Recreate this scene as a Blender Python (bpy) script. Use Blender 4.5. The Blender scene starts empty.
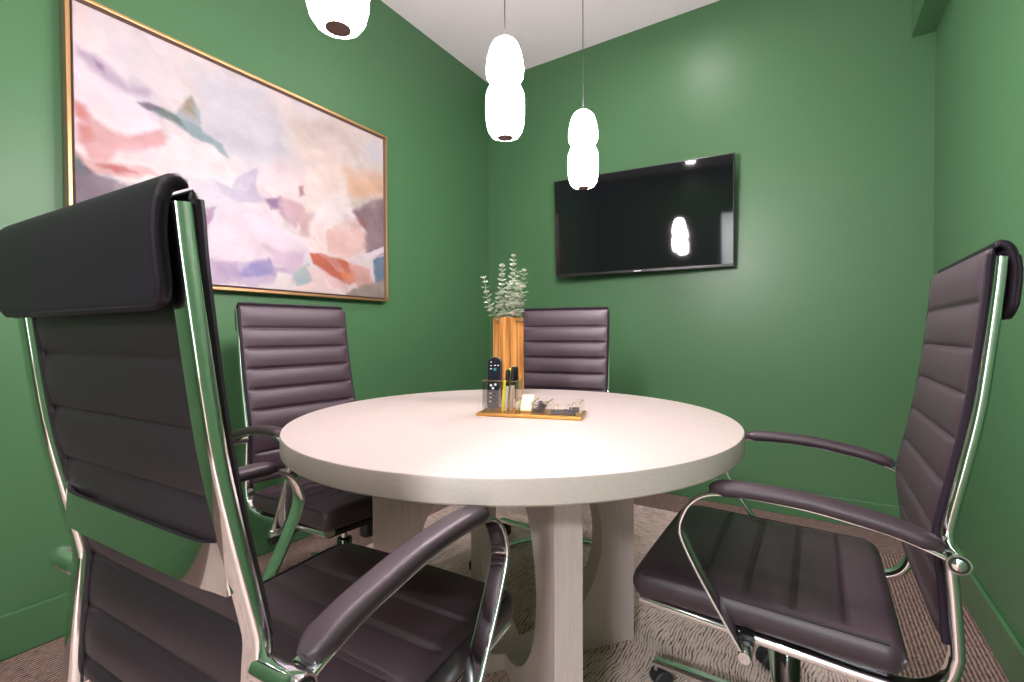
import bpy, bmesh, math, random
import numpy as np
from mathutils import Vector, Matrix, noise
random.seed(7)
C = bpy.context.scene.collection
PI = math.pi

# ------------------------------------------------------------------ room constants (metres)
XL, XR, YB, YF, ZC = -2.068, 0.489, 2.921, -2.0, 2.884
CAM_H = 0.984

# lamp levels
PEND, HALL, EXPO, TONE = 98.0, 230.0, 0.42, .585
DOWN = [(-.67, -1.46, 10, 'recessed ceiling downlight mirrored at the top of the television'),
        (-1.40, -.45, 4, 'added fill downlight in the ceiling on the painting side, behind the near chair'),  # this lamp and the next are unseen, added as fill from behind
        (.02, -.45, 12, 'added fill downlight in the ceiling on the right wall side, behind the near chair'),
        (-.62, 2.25, 5, 'recessed ceiling downlight close to the television wall')]

PAINT=[
([(0.258, 0.926), (0.469, 1.023), (0.612, 0.748), (0.431, 0.541), (0.311, 0.648)],(206, 206, 212),0.08),
([(0.594, 0.923), (0.809, 1.017), (0.881, 0.877), (0.694, 0.705), (0.574, 0.782)],(214, 200, 190),0.07),
([(0.783, 0.744), (1.014, 0.783), (1.013, 0.636), (0.829, 0.588)],(224, 188, 160),0.05),
([(0.612, 0.748), (0.784, 0.831), (0.803, 0.375), (0.649, 0.361)],(232, 216, 206),0.05),
([(0.005, 0.825), (0.038, 0.842), (0.073, 0.79), (0.1, 0.758), (0.157, 0.774), (0.157, 0.733), (0.085, 0.72), (0.032, 0.762), (0.005, 0.787)],(196, 176, 200),0.03),
([(0.044, 0.808), (0.06, 0.797), (0.068, 0.772), (0.05, 0.782)],(150, 120, 150),0.012),
([(0.131, 0.701), (0.183, 0.72), (0.217, 0.715), (0.263, 0.811), (0.284, 0.763), (0.291, 0.674), (0.345, 0.647), (0.363, 0.591), (0.313, 0.618), (0.232, 0.655), (0.19, 0.683)],(150, 172, 176),0.012),
([(0.14, 0.707), (0.188, 0.719), (0.23, 0.693), (0.245, 0.658), (0.204, 0.674), (0.168, 0.691)],(104, 122, 118),0.012),
([(0.23, 0.744), (0.263, 0.807), (0.281, 0.765), (0.272, 0.716), (0.246, 0.719)],(160, 148, 124),0.018),
([(0.131, 0.705), (0.161, 0.72), (0.19, 0.708), (0.156, 0.696)],(112, 100, 122),0.01),
([(0.001, 0.627), (0.032, 0.604), (0.062, 0.564), (0.114, 0.556), (0.189, 0.632), (0.198, 0.574), (0.145, 0.515), (0.087, 0.487), (0.055, 0.426), (0.021, 0.433), (-0.0, 0.486)],(216, 170, 170),0.02),
([(0.001, 0.631), (0.022, 0.617), (0.03, 0.573), (0.006, 0.575)],(206, 128, 118),0.02),
([(0.0, 0.546), (0.022, 0.546), (0.037, 0.509), (0.009, 0.488)],(208, 140, 132),0.02),
([(-0.0, 0.453), (0.025, 0.435), (0.086, 0.444), (0.159, 0.448), (0.173, 0.429), (0.092, 0.38), (0.03, 0.385), (0.005, 0.419)],(224, 182, 178),0.012),
([(0.044, 0.414), (0.097, 0.429), (0.13, 0.419), (0.082, 0.395)],(192, 112, 112),0.012),
([(-0.006, 0.439), (0.012, 0.4), (0.032, 0.382), (0.105, 0.377), (0.177, 0.389), (0.279, 0.233), (0.276, -0.079), (-0.038, -0.106), (-0.008, 0.27)],(112, 98, 112),0.012),
([(-0.006, 0.439), (0.012, 0.4), (0.016, 0.357), (-0.007, 0.369)],(96, 122, 122),0.02),
([(0.224, 0.634), (0.256, 0.637), (0.328, 0.629), (0.399, 0.489), (0.399, 0.456), (0.335, 0.487), (0.267, 0.455), (0.215, 0.472), (0.178, 0.498)],(242, 228, 228),0.01),
([(0.259, 0.421), (0.298, 0.445), (0.344, 0.453), (0.382, 0.393), (0.349, 0.363), (0.294, 0.372)],(226, 224, 236),0.012),
([(0.396, 0.516), (0.455, 0.58), (0.461, 0.459), (0.488, 0.43), (0.408, 0.392), (0.343, 0.417), (0.323, 0.464), (0.374, 0.456)],(194, 190, 206),0.01),
([(0.484, 0.453), (0.534, 0.481), (0.545, 0.424), (0.494, 0.402)],(150, 124, 160),0.015),
([(0.534, 0.476), (0.622, 0.465), (0.629, 0.425), (0.585, 0.337), (0.534, 0.384)],(198, 162, 172),0.015),
([(0.607, 0.555), (0.627, 0.563), (0.63, 0.511), (0.61, 0.504)],(180, 144, 144),0.01),
([(0.594, 0.435), (0.658, 0.423), (0.665, 0.305), (0.609, 0.301)],(204, 176, 172),0.02),
([(0.258, 0.306), (0.325, 0.346), (0.313, 0.279), (0.307, 0.232), (0.327, 0.201), (0.278, 0.158), (0.251, 0.182)],(166, 152, 190),0.012),
([(0.266, 0.291), (0.325, 0.342), (0.307, 0.268), (0.279, 0.251)],(182, 144, 172),0.012),
([(0.251, 0.138), (0.323, 0.117), (0.421, 0.137), (0.503, 0.153), (0.607, 0.131), (0.606, 0.035), (0.277, -0.007)],(206, 188, 212),0.02),
([(0.383, 0.054), (0.428, 0.119), (0.503, 0.153), (0.516, 0.074), (0.414, 0.039)],(142, 142, 196),0.018),
([(0.323, 0.099), (0.383, 0.12), (0.395, 0.046), (0.328, 0.036)],(186, 164, 196),0.02),
([(0.307, 0.259), (0.349, 0.363), (0.512, 0.392), (0.54, 0.33), (0.632, 0.281), (0.648, 0.23), (0.611, 0.121), (0.51, 0.119), (0.492, 0.181), (0.421, 0.117), (0.323, 0.099), (0.286, 0.15)],(236, 222, 230),0.008),
([(0.469, 0.206), (0.532, 0.189), (0.632, 0.221), (0.607, 0.126), (0.513, 0.125)],(218, 196, 212),0.02),
([(0.52, 0.095), (0.579, 0.074), (0.568, 0.025), (0.509, 0.017)],(236, 228, 222),0.01),
([(0.58, 0.095), (0.639, 0.147), (0.663, 0.053), (0.591, 0.028)],(168, 190, 190),0.012),
([(0.658, 0.423), (0.7, 0.431), (0.7, 0.386), (0.666, 0.371)],(182, 184, 218),0.02),
([(0.701, 0.514), (0.805, 0.609), (0.828, 0.429), (0.734, 0.345), (0.657, 0.281), (0.641, 0.331)],(238, 228, 226),0.03),
([(0.717, 0.346), (0.818, 0.45), (0.897, 0.395), (0.912, 0.301), (0.816, 0.221), (0.72, 0.229)],(230, 196, 186),0.01),
([(0.838, 0.491), (0.941, 0.61), (1.03, 0.629), (1.027, 0.295), (0.896, 0.255), (0.902, 0.396)],(140, 120, 126),0.025),
([(0.648, 0.214), (0.698, 0.225), (0.807, 0.189), (0.875, 0.106), (0.815, 0.056), (0.741, 0.098), (0.664, 0.152)],(194, 108, 84),0.01),
([(0.778, 0.149), (0.835, 0.135), (0.864, 0.086), (0.806, 0.078)],(218, 134, 92),0.012),
([(0.816, 0.191), (0.922, 0.174), (0.942, 0.072), (0.869, 0.032), (0.835, 0.135)],(226, 172, 162),0.01),
([(0.631, 0.146), (0.719, 0.111), (0.824, 0.027), (0.675, 0.027)],(238, 216, 212),0.01),
([(0.938, 0.214), (1.027, 0.295), (1.026, 0.114), (0.948, 0.091)],(106, 130, 152),0.015),
([(0.834, 0.04), (0.947, 0.085), (1.026, 0.127), (1.025, -0.008), (0.777, -0.018)],(152, 142, 130),0.015),
([(0.812, 0.214), (0.922, 0.272), (1.027, 0.359), (1.027, 0.314), (0.938, 0.245), (0.831, 0.182)],(226, 212, 222),0.008),
([(0.853, 0.478), (0.887, 0.447), (0.897, 0.413), (0.867, 0.441)],(170, 100, 100),0.01),
]

# ------------------------------------------------------------------ materials
def lin(c):
    return tuple(((v/255.0)/12.92 if v/255.0 <= .04045 else ((v/255.0+.055)/1.055)**2.4) for v in c)
def new_mat(name):
    m = bpy.data.materials.new(name); m.use_nodes = True
    nt = m.node_tree
    return m, nt, nt.nodes['Principled BSDF']
def simple(name, col, rough=.5, metal=0.0, spec=.5, **kw):
    m, nt, b = new_mat(name)
    b.inputs['Base Color'].default_value = (*col, 1)
    b.inputs['Roughness'].default_value = rough
    b.inputs['Metallic'].default_value = metal
    b.inputs['Specular IOR Level'].default_value = spec
    for k, v in kw.items(): b.inputs[k].default_value = v
    return m
def add_bump(nt, b, scale, strength, dist=.002, detail=3, coord='Object', stretch=None):
    tc = nt.nodes.new('ShaderNodeTexCoord'); n = nt.nodes.new('ShaderNodeTexNoise'); bp = nt.nodes.new('ShaderNodeBump')
    n.inputs['Scale'].default_value = scale; n.inputs['Detail'].default_value = detail
    src = tc.outputs[coord]
    if stretch:
        mp = nt.nodes.new('ShaderNodeMapping'); mp.inputs['Scale'].default_value = stretch
        nt.links.new(src, mp.inputs['Vector']); src = mp.outputs['Vector']
    nt.links.new(src, n.inputs['Vector']); nt.links.new(n.outputs['Fac'], bp.inputs['Height'])
    bp.inputs['Strength'].default_value = strength; bp.inputs['Distance'].default_value = dist
    nt.links.new(bp.outputs['Normal'], b.inputs['Normal'])
    return n
def ramp(nt, fac, stops):
    r = nt.nodes.new('ShaderNodeValToRGB')
    cr = r.color_ramp
    while len(cr.elements) < len(stops): cr.elements.new(.5)
    for e, (p, c) in zip(cr.elements, stops): e.position = p; e.color = (*c, 1)
    nt.links.new(fac, r.inputs['Fac'])
    return r.outputs['Color']

M = {}
def wall_paint(name, col):
    m, nt, b = new_mat(name)
    b.inputs['Base Color'].default_value = (*col, 1); b.inputs['Roughness'].default_value = .42
    b.inputs['Specular IOR Level'].default_value = .38
    add_bump(nt, b, 160, .12, .001)
    return m
M['green'] = wall_paint('green_wall_paint', (0.066, 0.168, 0.072))
M['green_trim'] = simple('green_trim_paint', (0.064, 0.170, 0.071), .3)
M['ceiling'] = simple('ceiling_paint', (.88, .82, .85), .9)
M['white_wall'] = simple('hall_paint', (.78, .77, .76), .8)
M['leather'] = None
def leather(name, col, rough, spec=.6):
    m, nt, b = new_mat(name)
    b.inputs['Base Color'].default_value = (*col, 1); b.inputs['Roughness'].default_value = rough
    b.inputs['Specular IOR Level'].default_value = spec
    add_bump(nt, b, 420, .18, .0012, 4)
    return m
M['leather'] = leather('espresso_leather', (.042, .026, .034), .45, .5)
M['leather_dark'] = leather('black_leather', (.019, .0125, .021), .46, .2)
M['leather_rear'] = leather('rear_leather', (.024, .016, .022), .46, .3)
M['chrome'] = simple('polished_chrome', (.82, .83, .84), .07, 1.0)
M['black'] = simple('black_plastic', (.012, .012, .014), .4)
M['gunmetal'] = simple('dark_chrome', (.16, .155, .16), .12, 1.0)
M['rubber'] = simple('caster_rubber', (.02, .02, .022), .6)
def table_wood(name, stretch, c0, c1):
    m, nt, b = new_mat(name)
    tc = nt.nodes.new('ShaderNodeTexCoord'); mp = nt.nodes.new('ShaderNodeMapping'); n = nt.nodes.new('ShaderNodeTexNoise')
    mp.inputs['Scale'].default_value = stretch
    n.inputs['Scale'].default_value = 6; n.inputs['Detail'].default_value = 6; n.inputs['Roughness'].default_value = .65
    nt.links.new(tc.outputs['Object'], mp.inputs['Vector']); nt.links.new(mp.outputs['Vector'], n.inputs['Vector'])
    nt.links.new(ramp(nt, n.outputs['Fac'], [(.3, c0), (.7, c1)]), b.inputs['Base Color'])
    b.inputs['Roughness'].default_value = .42
    return m
M['table_top'] = table_wood('whitewashed_wood_top', (1.5, 26, 90), (.48, .41, .375), (.56, .485, .45))
M['table_leg'] = table_wood('whitewashed_wood_base', (26, 26, 1.5), (.56, .455, .43), (.66, .545, .52))
M['gold_frame'] = simple('brushed_gold', (.66, .37, .17), .33, .85)
M['frame_side'] = simple('frame_side_taupe', (.24, .18, .13), .55)
M['frame_gap'] = simple('frame_inner_brown', (.10, .045, .03), .6)
M['tv_body'] = simple('tv_black_plastic', (.010, .009, .011), .3)
M['tv_screen'] = simple('tv_screen_glass', (.006, .006, .008), .04, 0, .6)
M['mark'] = simple('pale_print', (.8, .8, .82), .5)
M['red_led'] = simple('red_lens', (.35, .02, .03), .3)
def emit(name, col, s, base=(.9, .9, .88)):
    m, nt, b = new_mat(name)
    b.inputs['Base Color'].default_value = (*base, 1); b.inputs['Emission Color'].default_value = (*col, 1)
    b.inputs['Emission Strength'].default_value = s; b.inputs['Roughness'].default_value = .35
    return m
M['glow'] = emit('opal_glass_lit', (1, .86, .92), PEND)
M['lens'] = emit('downlight_lens', (1, .96, .92), 14)
M['hall_lens'] = emit('hall_panel_lens', (.93, .96, 1), 5)
M['lamp_cap'] = simple('lamp_base_cap', (.20, .12, .11), .6)
M['cord'] = simple('cord_fabric', (.03, .03, .032), .7)
M['white_metal'] = simple('white_metal', (.8, .8, .8), .4)
def acrylic(name, col, fac):
    m = bpy.data.materials.new(name); m.use_nodes = True; nt = m.node_tree; nt.nodes.clear()
    o = nt.nodes.new('ShaderNodeOutputMaterial'); t = nt.nodes.new('ShaderNodeBsdfTransparent'); g = nt.nodes.new('ShaderNodeBsdfGlossy'); mx = nt.nodes.new('ShaderNodeMixShader')
    f = nt.nodes.new('ShaderNodeLayerWeight'); f.inputs['Blend'].default_value = .2
    t.inputs['Color'].default_value = (*col, 1); g.inputs['Roughness'].default_value = .03; g.inputs['Color'].default_value = (.9, .9, .9, 1)
    nt.links.new(f.outputs['Facing'], mx.inputs['Fac']); nt.links.new(t.outputs[0], mx.inputs[1]); nt.links.new(g.outputs[0], mx.inputs[2])
    nt.links.new(mx.outputs[0], o.inputs['Surface'])
    return m
M['acrylic'] = acrylic('clear_acrylic', (.985, .985, .975), 0)
M['gold_acrylic'] = simple('gold_tray_acrylic', (.62, .32, .07), .2, .6)
M['gold_edge'] = simple('gold_edge', (.86, .60, .22), .25, .6)
M['yellow'] = simple('highlighter_yellow', (.80, .75, .02), .35)
M['note'] = simple('sticky_note_paper', (.86, .82, .50), .8)
M['pen_white'] = simple('pen_barrel_white', (.62, .60, .64), .3)
M['pen_pink'] = simple('pen_barrel_pink', (.60, .45, .43), .3)
M['clip'] = simple('clip_black', (.03, .025, .035), .4)
M['remote_dark'] = simple('remote_black_gloss', (.012, .014, .022), .18)
M['remote_body'] = simple('remote_grey', (.085, .075, .085), .5)
M['teal'] = simple('remote_teal_key', (.02, .22, .28), .4)
def vase_wood():
    m, nt, b = new_mat('honey_wood')
    tc = nt.nodes.new('ShaderNodeTexCoord'); mp = nt.nodes.new('ShaderNodeMapping'); n = nt.nodes.new('ShaderNodeTexNoise')
    mp.inputs['Scale'].default_value = (42, 42, 2.2); n.inputs['Scale'].default_value = 2.2; n.inputs['Detail'].default_value = 5
    nt.links.new(tc.outputs['Object'], mp.inputs['Vector']); nt.links.new(mp.outputs['Vector'], n.inputs['Vector'])
    nt.links.new(ramp(nt, n.outputs['Fac'], [(.28, (.23, .075, .012)), (.5, (.56, .24, .055)), (.72, (.74, .40, .13))]), b.inputs['Base Color'])
    b.inputs['Roughness'].default_value = .45
    return m
M['vase'] = vase_wood()
M['soil'] = simple('dark_soil', (.02, .018, .015), .9)
M['stem'] = simple('sage_stem', (.20, .26, .14), .7)
def leaf():
    m, nt, b = new_mat('eucalyptus_leaf')
    tc = nt.nodes.new('ShaderNodeTexCoord'); n = nt.nodes.new('ShaderNodeTexNoise'); n.inputs['Scale'].default_value = 60
    nt.links.new(tc.outputs['Object'], n.inputs['Vector'])
    nt.links.new(ramp(nt, n.outputs['Fac'], [(.35, (.30, .36, .27)), (.52, (.50, .55, .44)), (.68, (.68, .70, .58))]), b.inputs['Base Color'])
    b.inputs['Roughness'].default_value = .7
    return m
M['leaf'] = leaf()
def carpet_dark():
    m, nt, b = new_mat('dark_woven_carpet')
    uv = nt.nodes.new('ShaderNodeTexCoord')
    w = nt.nodes.new('ShaderNodeTexWave'); w.inputs['Scale'].default_value = 26; w.inputs['Distortion'].default_value = 2.0; w.inputs['Detail'].default_value = 2; w.inputs['Detail Scale'].default_value = 3
    mp = nt.nodes.new('ShaderNodeMapping'); mp.inputs['Scale'].default_value = (60, 14, 1)
    n = nt.nodes.new('ShaderNodeTexNoise'); n.inputs['Scale'].default_value = 3.2; n.inputs['Detail'].default_value = 5; n.inputs['Roughness'].default_value = .75
    nt.links.new(uv.outputs['UV'], w.inputs['Vector']); nt.links.new(uv.outputs['UV'], mp.inputs['Vector']); nt.links.new(mp.outputs['Vector'], n.inputs['Vector'])
    mul = nt.nodes.new('ShaderNodeMath'); mul.operation = 'MULTIPLY_ADD'; mul.inputs[1].default_value = .30; 
    nt.links.new(w.outputs['Fac'], mul.inputs[0]); nt.links.new(n.outputs['Fac'], mul.inputs[2])
    nt.links.new(ramp(nt, mul.outputs[0], [(.38, (.035, .021, .02)), (.58, (.125, .080, .07)), (.80, (.34, .24, .20))]), b.inputs['Base Color'])
    b.inputs['Roughness'].default_value = .95; b.inputs['Specular IOR Level'].default_value = .1
    bp = nt.nodes.new('ShaderNodeBump'); bp.inputs['Strength'].default_value = .5; bp.inputs['Distance'].default_value = .003
    nt.links.new(mul.outputs[0], bp.inputs['Height']); nt.links.new(bp.outputs['Normal'], b.inputs['Normal'])
    return m
def carpet_light():
    m, nt, b = new_mat('beige_grain_carpet_tile')
    uv = nt.nodes.new('ShaderNodeTexCoord')
    # slow warp of the line direction, then fine bands broken by streaky noise
    wn = nt.nodes.new('ShaderNodeTexNoise'); wn.inputs['Scale'].default_value = 3.0; wn.inputs['Detail'].default_value = 2
    sub = nt.nodes.new('ShaderNodeVectorMath'); sub.operation = 'SUBTRACT'; sub.inputs[1].default_value = (.5, .5, .5)
    sc = nt.nodes.new('ShaderNodeVectorMath'); sc.operation = 'SCALE'; sc.inputs['Scale'].default_value = .16
    ad = nt.nodes.new('ShaderNodeVectorMath'); ad.operation = 'ADD'
    L = nt.links.new
    L(uv.outputs['UV'], wn.inputs['Vector']); L(wn.outputs['Color'], sub.inputs[0]); L(sub.outputs[0], sc.inputs[0]); L(uv.outputs['UV'], ad.inputs[0]); L(sc.outputs[0], ad.inputs[1])
    w = nt.nodes.new('ShaderNodeTexWave'); w.inputs['Scale'].default_value = 34; w.inputs['Distortion'].default_value = 3.4; w.inputs['Detail'].default_value = 3; w.inputs['Detail Scale'].default_value = 2.2
    L(ad.outputs[0], w.inputs['Vector'])
    mp = nt.nodes.new('ShaderNodeMapping'); mp.inputs['Scale'].default_value = (120, 17, 1)
    n = nt.nodes.new('ShaderNodeTexNoise'); n.inputs['Scale'].default_value = 1; n.inputs['Detail'].default_value = 4; n.inputs['Roughness'].default_value = .7
    L(ad.outputs[0], mp.inputs['Vector']); L(mp.outputs['Vector'], n.inputs['Vector'])
    big = nt.nodes.new('ShaderNodeTexNoise'); big.inputs['Scale'].default_value = 7; big.inputs['Detail'].default_value = 2
    L(uv.outputs['UV'], big.inputs['Vector'])
    m1 = nt.nodes.new('ShaderNodeMath'); m1.operation = 'MULTIPLY_ADD'; m1.inputs[1].default_value = .36
    L(w.outputs['Fac'], m1.inputs[0]); L(n.outputs['Fac'], m1.inputs[2])
    m2 = nt.nodes.new('ShaderNodeMath'); m2.operation = 'MULTIPLY_ADD'; m2.inputs[1].default_value = .22
    L(big.outputs['Fac'], m2.inputs[0]); L(m1.outputs[0], m2.inputs[2])
    L(ramp(nt, m2.outputs[0], [(.53, (.08, .047, .042)), (.62, (.33, .23, .20)), (.71, (.66, .49, .44)), (.95, (.80, .63, .58))]), b.inputs['Base Color'])
    b.inputs['Roughness'].default_value = .95; b.inputs['Specular IOR Level'].default_value = .1
    bp = nt.nodes.new('ShaderNodeBump'); bp.inputs['Strength'].default_value = .5; bp.inputs['Distance'].default_value = .003
    L(m2.outputs[0], bp.inputs['Height']); L(bp.outputs['Normal'], b.inputs['Normal'])
    return m
M['carpet_dark'] = carpet_dark(); M['carpet_light'] = carpet_light()
def canvas_mat():
    m, nt, b = new_mat('painted_canvas')
    a = nt.nodes.new('ShaderNodeVertexColor'); a.layer_name = 'pigment'
    nt.links.new(a.outputs['Color'], b.inputs['Base Color'])
    b.inputs['Roughness'].default_value = .55; b.inputs['Specular IOR Level'].default_value = .25
    add_bump(nt, b, 300, .1, .001)
    return m
M['canvas'] = canvas_mat()

# ------------------------------------------------------------------ mesh helpers
class MB:
    def __init__(s): s.v = []; s.f = []; s.mi = []; s.uv = {}
    def add(s, verts, faces, mi=0):
        o = len(s.v); s.v += [tuple(v) for v in verts]
        for f in faces: s.f.append(tuple(i+o for i in f)); s.mi.append(mi)
        return s
    def box(s, lo, hi, mi=0):
        x0, y0, z0 = lo; x1, y1, z1 = hi
        return s.add([(x0,y0,z0),(x1,y0,z0),(x1,y1,z0),(x0,y1,z0),(x0,y0,z1),(x1,y0,z1),(x1,y1,z1),(x0,y1,z1)],
                     [(0,3,2,1),(4,5,6,7),(0,1,5,4),(1,2,6,5),(2,3,7,6),(3,0,4,7)], mi)
    def lathe(s, prof, c=(0,0,0), n=32, axis='z', mi=0, cap=True):
        vs, fs = [], []
        for r, h in prof:
            for k in range(n):
                a = 2*PI*k/n; p = (r*math.cos(a), r*math.sin(a), h)
                if axis == 'x': p = (p[2], p[0], p[1])
                elif axis == 'y': p = (p[1], p[2], p[0])
                vs.append((p[0]+c[0], p[1]+c[1], p[2]+c[2]))
        for j in range(len(prof)-1):
            for k in range(n):
                k2 = (k+1) % n
                fs.append((j*n+k, j*n+k2, (j+1)*n+k2, (j+1)*n+k))
        if cap:
            fs.append(tuple(range(n-1, -1, -1))); fs.append(tuple((len(prof)-1)*n+k for k in range(n)))
        return s.add(vs, fs, mi)
    def rod(s, a, b, r0, r1=None, n=12, mi=0):
        r1 = r0 if r1 is None else r1
        return s.sweep([a, b], [(math.cos(2*PI*k/n), math.sin(2*PI*k/n)) for k in range(n)], None, scale=[r0, r1], mi=mi)
    def sweep(s, path, sec, side=None, scale=None, mi=0, cap=True):
        P = [Vector(p) for p in path]; N = len(P); n = len(sec); vs, fs = [], []
        prev = None
        for i, p in enumerate(P):
            t = (P[min(i+1, N-1)] - P[max(i-1, 0)]).normalized()
            if side is not None: u = Vector(side)
            elif prev is None: u = Vector((0,0,1)) if abs(t.z) < .9 else Vector((1,0,0))
            else: u = prev
            u = (u - t*u.dot(t)).normalized(); prev = u; w = t.cross(u)
            k = 1 if scale is None else scale[i]
            for a, b in sec:
                vs.append(p + u*(a*k) + w*(b*k))
        for j in range(N-1):
            for k in range(n):
                k2 = (k+1) % n
                fs.append((j*n+k, j*n+k2, (j+1)*n+k2, (j+1)*n+k))
        if cap:
            fs.append(tuple(range(n-1, -1, -1))); fs.append(tuple((N-1)*n+k for k in range(n)))
        return s.add(vs, fs, mi)
    def build(s, name, mats, parent=None, smooth=True, angle=40, bevel=0, kind=None):
        me = bpy.data.meshes.new(name); me.from_pydata(s.v, [], s.f)
        for m in (mats if isinstance(mats, (list, tuple)) else [mats]): me.materials.append(m)
        for p, mi in zip(me.polygons, s.mi): p.material_index = mi
        bm = bmesh.new(); bm.from_mesh(me); bmesh.ops.recalc_face_normals(bm, faces=bm.faces); bm.to_mesh(me); bm.free()
        if smooth:
            me.shade_smooth(); me.set_sharp_from_angle(angle=math.radians(angle))
        o = bpy.data.objects.new(name, me); C.objects.link(o)
        if parent is not None: o.parent = parent
        if bevel:
            b = o.modifiers.new('bevel', 'BEVEL'); b.width = bevel; b.segments = 2; b.limit_method = 'ANGLE'; b.angle_limit = math.radians(40)
        if kind: o['kind'] = kind
        return o
def rrect(w, h, r, n=4):
    out = []
    for cx, cy, a0 in ((w/2-r, h/2-r, 0), (-w/2+r, h/2-r, PI/2), (-w/2+r, -h/2+r, PI), (w/2-r, -h/2+r, 1.5*PI)):
        for k in range(n+1):
            a = a0 + PI/2*k/n; out.append((cx+r*math.cos(a), cy+r*math.sin(a)))
    return out
def spline(pts, n=8):
    P = [Vector(p) for p in pts]; out = []
    for i in range(len(P)-1):
        p0 = P[i-1] if i else P[0]*2-P[1]; p1, p2 = P[i], P[i+1]; p3 = P[i+2] if i+2 < len(P) else P[-1]*2-P[-2]
        for k in range(n):
            t = k/n
            out.append(((p1*2)+(p2-p0)*t+(p0*2-p1*5+p2*4-p3)*t*t+(p1*3-p0-p2*3+p3)*t**3)*.5)
    out.append(P[-1]); return out
def ribbed(path, hw, tf, tb, rad, grooves=(), gd_f=0, gd_b=0, end_r=None, crown=0, sig=.008, m=12, k=4, pillow=0, edge_pow=14):
    """closed padded slab swept along path [(y,z)...] in the y-z plane; +n is the left-hand normal of travel"""
    P = [Vector((p[0], p[1])) for p in path]; N = len(P)
    xs = lambda t: .5-.5*math.copysign(abs(math.cos(PI*t))**.75, math.cos(PI*t))
    S = [0]
    for i in range(1, N): S.append(S[-1] + (P[i]-P[i-1]).length)
    T = S[-1]; end_r = end_r or max(tf, tb); vs, fs = [], []; g = sorted(grooves)
    R = 0
    for i, p in enumerate(P):
        t = (P[min(i+1,N-1)]-P[max(i-1,0)]).normalized(); n = Vector((-t.y, t.x))
        e = min(S[i], T-S[i]); ef = math.sqrt(max(0.004, 1-(1-min(1, e/end_r))**2))
        dip = 0; puff = 0
        if g:
            d = min(abs(S[i]-q) for q in g); dip = math.exp(-(d/sig)**2)
            lo = max([q for q in g if q <= S[i]] + [0]); hi = min([q for q in g if q > S[i]] + [T])
            if hi > lo: puff = math.sin(PI*(S[i]-lo)/(hi-lo))
        w = hw(S[i], T) if callable(hw) else hw
        f = tf*ef - gd_f*dip + pillow*puff*ef; b = tb*ef - gd_b*dip + pillow*puff*ef
        rr = min(rad, w*.45); ring = []; f0, b0 = tf*ef, tb*ef
        def fo(x): return max(0, 1-(abs(x)/(w-rr))**edge_pow)
        for q in range(m+1):
            x = -(w-rr) + 2*(w-rr)*xs(q/m); ring.append((x, f0 + (f-f0)*fo(x) + crown*ef*(1-(x/w)**2)))
        for q in range(1, 2*k):
            a = PI/2 - PI*q/(2*k); ring.append((w-rr+rr*math.cos(a), (f0 if a > 0 else b0)*math.sin(a)))
        for q in range(m+1):
            x = (w-rr) - 2*(w-rr)*xs(q/m); ring.append((x, -(b0+(b-b0)*fo(x))))
        for q in range(1, 2*k):
            a = -PI/2 - PI*q/(2*k); s_ = math.sin(a); ring.append((-(w-rr)+rr*math.cos(a), (f0 if s_ > 0 else b0)*s_))
        R = len(ring)
        for x, h in ring: vs.append((x, p.x+n.x*h, p.y+n.y*h))
    for j in range(N-1):
        for q in range(R):
            q2 = (q+1) % R
            fs.append((j*R+q, j*R+q2, (j+1)*R+q2, (j+1)*R+q))
    fs.append(tuple(range(R-1, -1, -1))); fs.append(tuple((N-1)*R+q for q in range(R)))
    return MB().add(vs, fs)
def resample(pts, step):
    P = [Vector(p) for p in pts]; S = [0]
    for i in range(1, len(P)): S.append(S[-1]+(P[i]-P[i-1]).length)
    n = max(2, int(S[-1]/step)); out = []; j = 0
    for i in range(n+1):
        s = S[-1]*i/n
        while j < len(P)-2 and S[j+1] < s: j += 1
        t = (s-S[j])/max(1e-9, S[j+1]-S[j]); out.append(P[j].lerp(P[j+1], t))
    return out
def tag(o, label, cat, group=None):
    o['label'] = label; o['category'] = cat
    if group: o['group'] = group
    return o
def thing(name, label, cat, loc=(0,0,0), rz=0, group=None):
    o = bpy.data.objects.new(name, None); C.objects.link(o); o.empty_display_size = .1
    o.location = loc; o.rotation_euler = (0, 0, rz)
    return tag(o, label, cat, group)
def kids(o): return [c for c in list(o.children)]
def dup(root, loc, rz, label=None):
    def cp(o, par):
        c = o.copy(); C.objects.link(c)
        if par is not None: c.parent = par
        for ch in kids(o): cp(ch, c)
        return c
    r = cp(root, None); r.location = loc; r.rotation_euler = (0, 0, rz)
    if label: r['label'] = label
    return r

# ================================================================== the setting
def quad_wall(name, lo, hi, mat, kind='structure'):
    return MB().box(lo, hi).build(name, mat, smooth=False, kind=kind)
TW = .12
quad_wall('wall_left', (XL-TW, YF-TW, 0), (XL, YB+TW, ZC), M['green'])
quad_wall('wall_back', (XL, YB, 0), (XR, YB+TW, ZC), M['green'])
quad_wall('wall_right', (XR, YF-TW, 0), (XR+TW, YB+TW, ZC), M['green'])
DX0, DX1, DZ = -.26, .40, 2.2
f = MB(); f.box((XL, YF-TW, 0), (DX0, YF, ZC)); f.box((DX1, YF-TW, 0), (XR, YF, ZC)); f.box((DX0, YF-TW, DZ), (DX1, YF, ZC))
f.build('wall_front', M['green'], smooth=False, kind='structure')
f = MB(); f.box((DX0-.06, YF, 0), (DX0, YF+.015, DZ+.06)); f.box((DX1, YF, 0), (DX1+.06, YF+.015, DZ+.06)); f.box((DX0, YF, DZ), (DX1, YF+.015, DZ+.06))
f.build('trim_2', M['green_trim'], smooth=False, kind='structure')
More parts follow.
